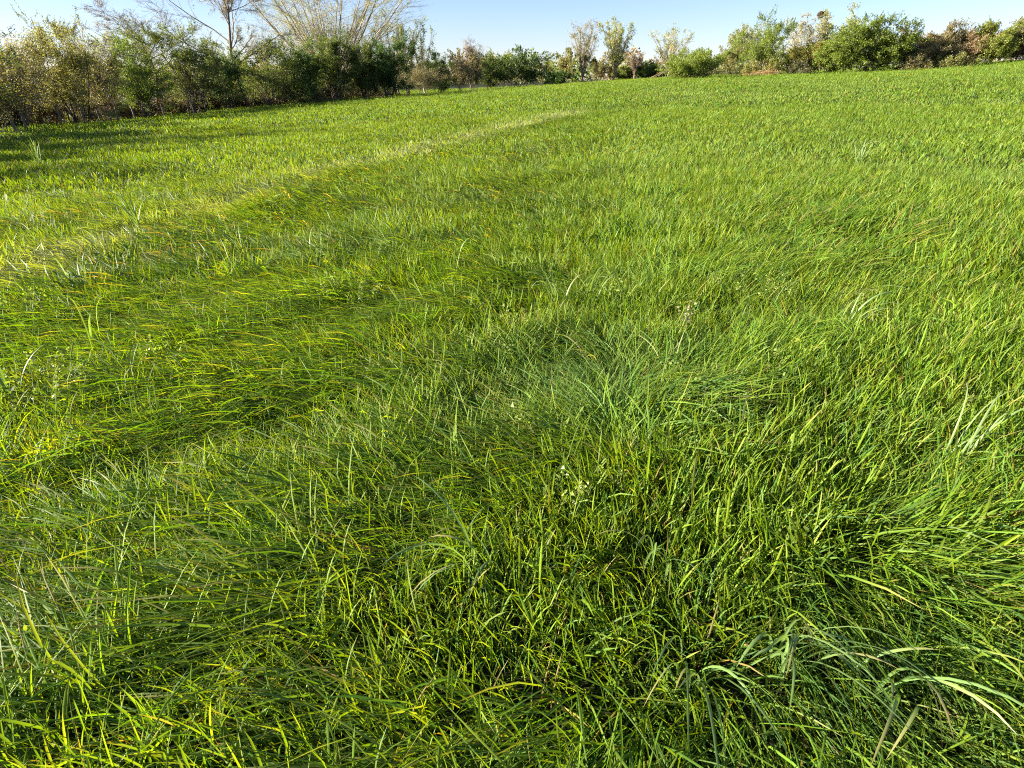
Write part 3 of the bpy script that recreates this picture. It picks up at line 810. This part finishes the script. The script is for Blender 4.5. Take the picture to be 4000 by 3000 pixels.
plant('aspen_tree', 'willow', 3150, 70, 52, 96, PW, PK, 'pale thin-stemmed tree carrying a dark nest in its crown', group=RG, stems=12, bark=(.30, .27, .22), leaf=1.4, size=.13, tilt=.20)
plant('aspen_tree', 'willow', 3270, 75, 24, 96, YG2, PW, 'pale tree with two yellowish rounded tops behind the hedge', group=RG, stems=12, bark=(.30, .27, .2), leaf=2.2, size=.13, tilt=.22)
plant('hawthorn_shrub', 'dense', 3140, 70, 178, 66, YG, OR, 'yellow-green shrub with amber patches beside dark brush', group=RG, leaf=6, gap=.05)
plant('bramble_thicket', 'bramble', 3130, 70, 240, 64, DK, BR, 'dark tangled brush between the yellow-green shrubs', 'thicket', group=RG, size=.12)
plant('hawthorn_shrub', 'dense', 3245, 65, 165, 64, YG, G2, 'rounded yellow-green shrub leaning on the largest sunlit bush', group=RG, leaf=7, gap=.02)
plant('hawthorn_bush', 'bush', 3405, 138, 78, 63, YG, (.10, .15, .025), 'largest bright yellow-green bush of the sunlit hedge', group=RG, leaf=10, size=.11, stems=22, tilt=.5)
plant('twiggy_shrub', 'twiggy', 3555, 60, 118, 64, PK, OL, 'greyish twiggy shrub beside the largest sunlit bush', group=RG, leaf=4, bark=(.24, .18, .14))
plant('bramble_thicket', 'bramble', 3575, 85, 215, 62, OL, BR, 'olive brown brush below the greyish twiggy shrub', 'thicket', group=RG, size=.11)
plant('sallow_shrub', 'twiggy', 3635, 52, 145, 64, OR, GO, 'amber-leaved shrub between the greyish shrubs', group=RG, leaf=7, bark=(.26, .17, .10))
plant('twiggy_shrub', 'dense', 3710, 58, 98, 64, OL, PK, 'grey-green loose shrub with bare pinkish top twigs', group=RG, leaf=5, bark=(.24, .18, .15))
plant('bramble_thicket', 'bramble', 3720, 80, 215, 62, YG, BR, 'mixed green and brown brush under the loose grey-green shrub', 'thicket', group=RG, size=.11)
plant('sallow_shrub', 'twiggy', 3800, 58, 118, 64, OR, PK, 'rust-orange twiggy shrub next to the last green shrub', group=RG, leaf=7, bark=(.28, .17, .11))
plant('hawthorn_shrub', 'dense', 3890, 62, 90, 63, YG, OL, 'last green shrub of the sunlit hedge leaning over', group=RG, leaf=8, gap=.02)
plant('sallow_shrub', 'twiggy', 3985, 55, 135, 63, OR, BR, 'rusty shrub closing the end of the sunlit hedge', group=RG, leaf=7, bark=(.28, .17, .11))
plant('willow_tree', 'willow', 4010, 60, 70, 84, PW, PK, 'pale misty tree behind the end of the sunlit hedge', group=RG, stems=10, bark=(.30, .25, .2), leaf=2, size=.12)

# nest in the pale tree
def nest():
    rg = np.random.default_rng(3)
    Y = 95.0; X = x_of(3207, Y, dz_of(57, Y)); z = EYE + dz_of(57, Y)
    n = 160
    d = unit(rg.normal(0, 1, (n, 3))); r = .42
    p = d * r * rg.uniform(.6, 1, (n, 1)) * np.array([1, 1, .8])
    t = unit(np.cross(d, rg.normal(0, 1, (n, 3)))) * .35
    P = np.stack([p - t, p, p + t], 1)
    V, q = tubes(P, np.full(n, .03), np.full(n, .02), 3)
    o = obj('bird_nest', mesh_np('bird_nest', V, q, colv=np.tile((.09, .06, .035), (len(V), 1)), mat=MAT_BARK), None, (X, Y, z))
    o['label'] = 'dark round twig nest high in the pale tree'; o['category'] = 'nest'
nest()

# broken limb of the leaning willow
def limb():
    Y = 115.0
    x0 = x_of(2632, Y, dz_of(268, Y)); z0 = EYE + dz_of(268, Y)
    x1 = x_of(2545, Y - 1.5, dz_of(306, Y)); 
    P = []
    rg = np.random.default_rng(9)
    for j in range(4):
        e = np.array([x1 + j * .5 - .6, Y - 1.5 - j * .35, gz(x1, Y - 1.5) + .05 + .12 * j])
        s = np.array([x0, Y, z0])
        P.append([s + (e - s) * t + np.array([0, 0, .25 * math.sin(t * 3.1)]) * (j % 2) for t in np.linspace(0, 1, 6)])
    V, q = tubes(np.array(P), np.array([.22, .14, .12, .10]), np.array([.08, .05, .04, .04]), 6)
    o = obj('broken_limb', mesh_np('broken_limb', V, q, colv=np.tile((.26, .19, .11), (len(V), 1)), mat=MAT_BARK))
    o['label'] = 'pale split willow limb resting on the ground by the leaning willow'; o['category'] = 'limb'
limb()

# ------------------------------------------------------------------ distant woodland closing the horizon
def woodland():
    rg = np.random.default_rng(21)
    V, Q, C = [], [], []
    o = 0
    cols = [PK, OL, BR, (.2, .19, .13), G2]
    for a in np.arange(-62, 62, .55):
        r = rg.uniform(190, 280)
        x, y = r * math.sin(math.radians(a)), r * math.cos(math.radians(a))
        z = gz(x, y); h = rg.uniform(4.5, 9.5); w = rg.uniform(2, 4.5)
        n = 260
        d = unit(rg.normal(0, 1, (n, 3))) * rg.uniform(.4, 1, (n, 1)) ** .5
        p = np.c_[x + d[:, 0] * w, y + d[:, 1] * w, z + h * .5 + d[:, 2] * h * .55]
        p = p[p[:, 2] > z]
        c = cols[rg.integers(0, 5)]
        v, q, cc = leaves(rg, p, .55, c, np.array(c) * 1.2)
        V.append(v); Q.append(q + o); C.append(cc); o += len(v)
    ob = obj('distant_woodland', mesh_np('distant_woodland', np.concatenate(V), None, np.concatenate(Q), colv=np.concatenate(C), mat=MAT_LEAF, smooth=False))
    ob['kind'] = 'stuff'; ob['label'] = 'hazy brown distant woodland behind the hedges'; ob['category'] = 'woodland'
woodland()

# ------------------------------------------------------------------ fence posts
def wood_mat():
    m, nt, out = new_mat('weathered_wood')
    N, L = nt.nodes.new, nt.links.new
    tc = N('ShaderNodeTexCoord'); mp = N('ShaderNodeMapping'); mp.inputs['Scale'].default_value = (40, 40, 3)
    nz = N('ShaderNodeTexNoise'); nz.inputs['Detail'].default_value = 6
    L(tc.outputs['Object'], mp.inputs[0]); L(mp.outputs[0], nz.inputs['Vector'])
    r = N('ShaderNodeValToRGB')
    r.color_ramp.elements[0].position = .35; r.color_ramp.elements[0].color = (.08, .06, .042, 1)
    r.color_ramp.elements[1].position = .65; r.color_ramp.elements[1].color = (.20, .16, .115, 1)
    L(nz.outputs[0], r.inputs[0])
    p = N('ShaderNodeBsdfPrincipled'); p.inputs['Roughness'].default_value = .9
    L(r.outputs[0], p.inputs['Base Color']); L(p.outputs[0], out.inputs[0])
    return m
MAT_WOOD = wood_mat()
def post(px, Y, top, lean):
    rg = np.random.default_rng(int(px) + 500)
    X = x_of(px, Y, -2.0)
    z = gz(X, Y)
    H = .98
    zs = np.array([-.15, .0, .4, .8, 1.08, 1.15]) * H / 1.15
    rad = np.array([.062, .06, .056, .054, .052, .036])
    ns = 8
    an = np.arange(ns) / ns * 6.283
    jit = 1 + rg.normal(0, .05, (1, ns))
    rr = rad[:, None] * jit
    V = np.stack([rr * np.cos(an), rr * np.sin(an), np.repeat(zs[:, None], ns, 1)], -1)
    V[..., 0] += zs[:, None] * lean; V[-1, :, 2] += rg.normal(0, .012, ns)
    V = V.reshape(-1, 3)
    i = np.arange(5)[:, None] * ns; j = np.arange(ns)[None]; j2 = (j + 1) % ns
    q = np.stack([i + j, i + j2, i + ns + j2, i + ns + j], -1).reshape(-1, 4)
    V = np.r_[V, [[zs[-1] * lean, 0, zs[-1] + .01]]]
    t = np.c_[40 + np.arange(ns), 40 + (np.arange(ns) + 1) % ns, np.full(ns, len(V) - 1)]
    o = obj('fence_post', mesh_np('fence_post', V, q, t, mat=MAT_WOOD, smooth=False), None, (X, Y, z))
    o['label'] = 'weathered grey wooden fence post along the shaded hedge foot'; o['category'] = 'fence post'
    o['group'] = 'fence posts along the hedge foot'
for px, Y, lean in [(-60, 30.5, -.03), (56, 32.5, -.05), (96, 34.0, .02), (238, 37.8, -.04), (325, 39.5, .0), (388, 41.5, -.06), (524, 44.0, -.08),
                    (455, 43.4, .03), (640, 47.5, -.1), (735, 50.5, -.02)]:
    post(px, Y - 2.6, 0, lean)

# ------------------------------------------------------------------ single broad-bladed tufts and leafy weeds that stand out
def broad_tuft(px, py, n, ln, wd, label, seed, az0=0.0, spread=1.5, pale=0.0, kink=False, up=False, tall=1.0):
    rg = np.random.default_rng(seed)
    x, y = pix_ground(px, py, .08)
    root = thing('broad_grass_tuft', label, 'grass tuft', (x, y, gz(x, y)), 'broad-bladed grass tufts in the meadow')
    for i in range(n):
        l = ln * rg.uniform(.65, 1.15)
        az = np.array([az0 + rg.normal(0, spread)])
        th0 = np.array([rg.uniform(.05, .3)]) ; th1 = np.array([rg.uniform(1.5, 2.6)])
        if up: th1 = np.array([rg.uniform(.3, 1.3)])
        bend = rg.uniform(1.3, 2.4)
        if kink: bend = 6.0; th1 = np.array([rg.uniform(2.0, 2.5)])
        c = np.array((.13, .22, .055)) * (1 - pale) + np.array((.25, .30, .12)) * pale
        c = (c * rg.uniform(.8, 1.2))[None, :]
        tp = (np.array((.34, .24, .10)), np.array([rg.uniform(.3, .9) if rg.random() < .3 else 0]))
        v, q, t, cc = blades(1, 0, np.array([[rg.normal(0, .035), rg.normal(0, .035), -.01]]), az, th0, th1, np.array([l * tall]), np.array([wd * rg.uniform(.7, 1.15)]), c, 10, bend, .35, fold=.35, tipcol=tp, rg=rg)
        obj('blade', mesh_np('blade', v, q, t, cc, MAT_BROAD), root)

broad_tuft(3050, 2560, 20, .62, .0100, 'large clump of broad arching grass blades in the foreground grass', 1, -1.4, 1.0, .25)
broad_tuft(2720, 2640, 10, .56, .009, 'smaller clump of broad blades curving down beside the large clump', 2, -1.8, .8, .2)
broad_tuft(3420, 2700, 12, .56, .010, 'bluish broad-bladed clump over dark gaps beside the large clump', 3, -1.7, .8, .1)
broad_tuft(2180, 1190, 10, .55, .014, 'tuft of broad pale glossy blades leaning over a dark hollow', 4, 2.6, .9, .45)
broad_tuft(2300, 1170, 7, .55, .014, 'broad pale blades drooping beside the dark hollow', 5, -.6, .5, .45)
broad_tuft(355, 1345, 3, .5, .014, 'broken broad blade folded over like a tent', 6, -.4, .6, .5, kink=True)
broad_tuft(60, 1560, 6, .5, .012, 'tall broad blades rising among pale flowering weeds', 7, 2.4, .7, .15, up=True)
broad_tuft(330, 1110, 4, .45, .011, 'bent pale blades beside the wheel track', 8, 0, 1.2, .6, kink=True)
broad_tuft(1220, 1010, 4, .45, .010, 'few thin pale blades standing above combed grass', 9, 1.8, .9, .5)
broad_tuft(1760, 1080, 5, .45, .010, 'upright blades with bent tips above the meadow', 10, 0, 1.4, .4, kink=True)
broad_tuft(150, 640, 22, .85, .014, 'tall isolated grass tuft at the edge of the hedge shadow', 11, 0, 3, .3, up=True)
broad_tuft(2560, 2200, 7, .52, .008, 'arched blades over a black gap in the grass', 12, -2.2, .7, .2)
broad_tuft(1900, 2250, 9, .56, .009, 'broad drooping blades at the edge of the combed sheaf', 13, -2.4, .5, .25)
broad_tuft(3300, 1270, 7, .5, .012, 'pale wide blades crossing in the upright meadow grass', 14, .6, 1.0, .5)
broad_tuft(3700, 1790, 8, .52, .008, 'straw-tipped blades leaning together on the slope', 15, .4, .5, .5)
broad_tuft(3350, 640, 10, .75, .02, 'distant pale grass tuft on the upper slope', 16, .5, 1.2, .6)
broad_tuft(540, 880, 8, .7, .016, 'drooping tuft of pale blades on the hedge side of the track', 17, 2.8, .6, .4)

def weed(px, py, n, R, h, label, seed, c=(.22, .27, .06)):
    rg = np.random.default_rng(seed)
    n = max(5, int(n * .7)); h *= .8
    x, y = pix_ground(px, py, .12)
    root = thing('flowering_weed', label, 'weed', (x, y, gz(x, y)), 'pale flowering weeds in the meadow')
    a = rg.uniform(0, 6.28, n); rr = R * np.sqrt(rg.random(n))
    hs = h * rg.uniform(.6, 1.1, n)
    st = np.c_[rr * np.cos(a) * .4, rr * np.sin(a) * .4, np.zeros(n)]
    tp = np.c_[rr * np.cos(a), rr * np.sin(a), hs]
    md = (st + tp) / 2 + rg.normal(0, .02, (n, 3))
    V, q = tubes(np.stack([st, md, tp], 1), np.full(n, .0022), np.full(n, .0014), 4)
    obj('stems', mesh_np('stems', V, q, colv=np.tile((.12, .18, .05), (len(V), 1)), mat=MAT_BROAD), root)
    for nm, k, sz, cc, lo in (('leaves', 10, .017, np.array(c) * .75, .35), ('blossoms', 8, .010, np.array(c) * 1.25, .85)):
        t = rg.uniform(lo, 1.05, (n, k))[..., None]
        p = (st[:, None] + (tp - st)[:, None] * t + rg.normal(0, .014, (n, k, 3))).reshape(-1, 3)
        V, q, cl = leaves(rg, p, sz, cc, cc * 1.15, long=1.3)
        obj(nm, mesh_np(nm, V, None, q, colv=cl, mat=MAT_BROAD, smooth=False), root)['kind'] = 'stuff'
weed(100, 1540, 46, .36, .34, 'broad drift of pale flowering weeds around tall blades', 1)
weed(90, 1215, 26, .32, .32, 'pale flowering weeds in combed grass above the folded blade', 2)
weed(640, 1400, 12, .14, .30, 'small pale flowering weed on combed grass', 3)
weed(1370, 1160, 26, .26, .32, 'loose group of pale flowering weeds beyond the oval hollow', 4)
weed(2040, 1262, 24, .15, .26, 'tight cushion of creamy flower heads below the broad pale blades', 5, (.26, .29, .07))
weed(2060, 1680, 8, .10, .24, 'sparse pale weed near the bluish flattened patch', 6)
weed(2200, 1930, 12, .13, .24, 'pale weed with clustered buds above the combed sheaf', 7)
weed(2380, 1870, 7, .09, .24, 'weed with whorled pale leaves beside the clustered buds', 8)
weed(2950, 1120, 22, .34, .30, 'thin drift of pale weeds in upright grass', 9)
weed(2670, 1270, 7, .06, .36, 'dry straw-coloured seed stalk standing in green grass', 10, (.30, .26, .13))
weed(2060, 590, 26, .5, .34, 'yellow-green leafy weeds at the end of the wheel track', 11)
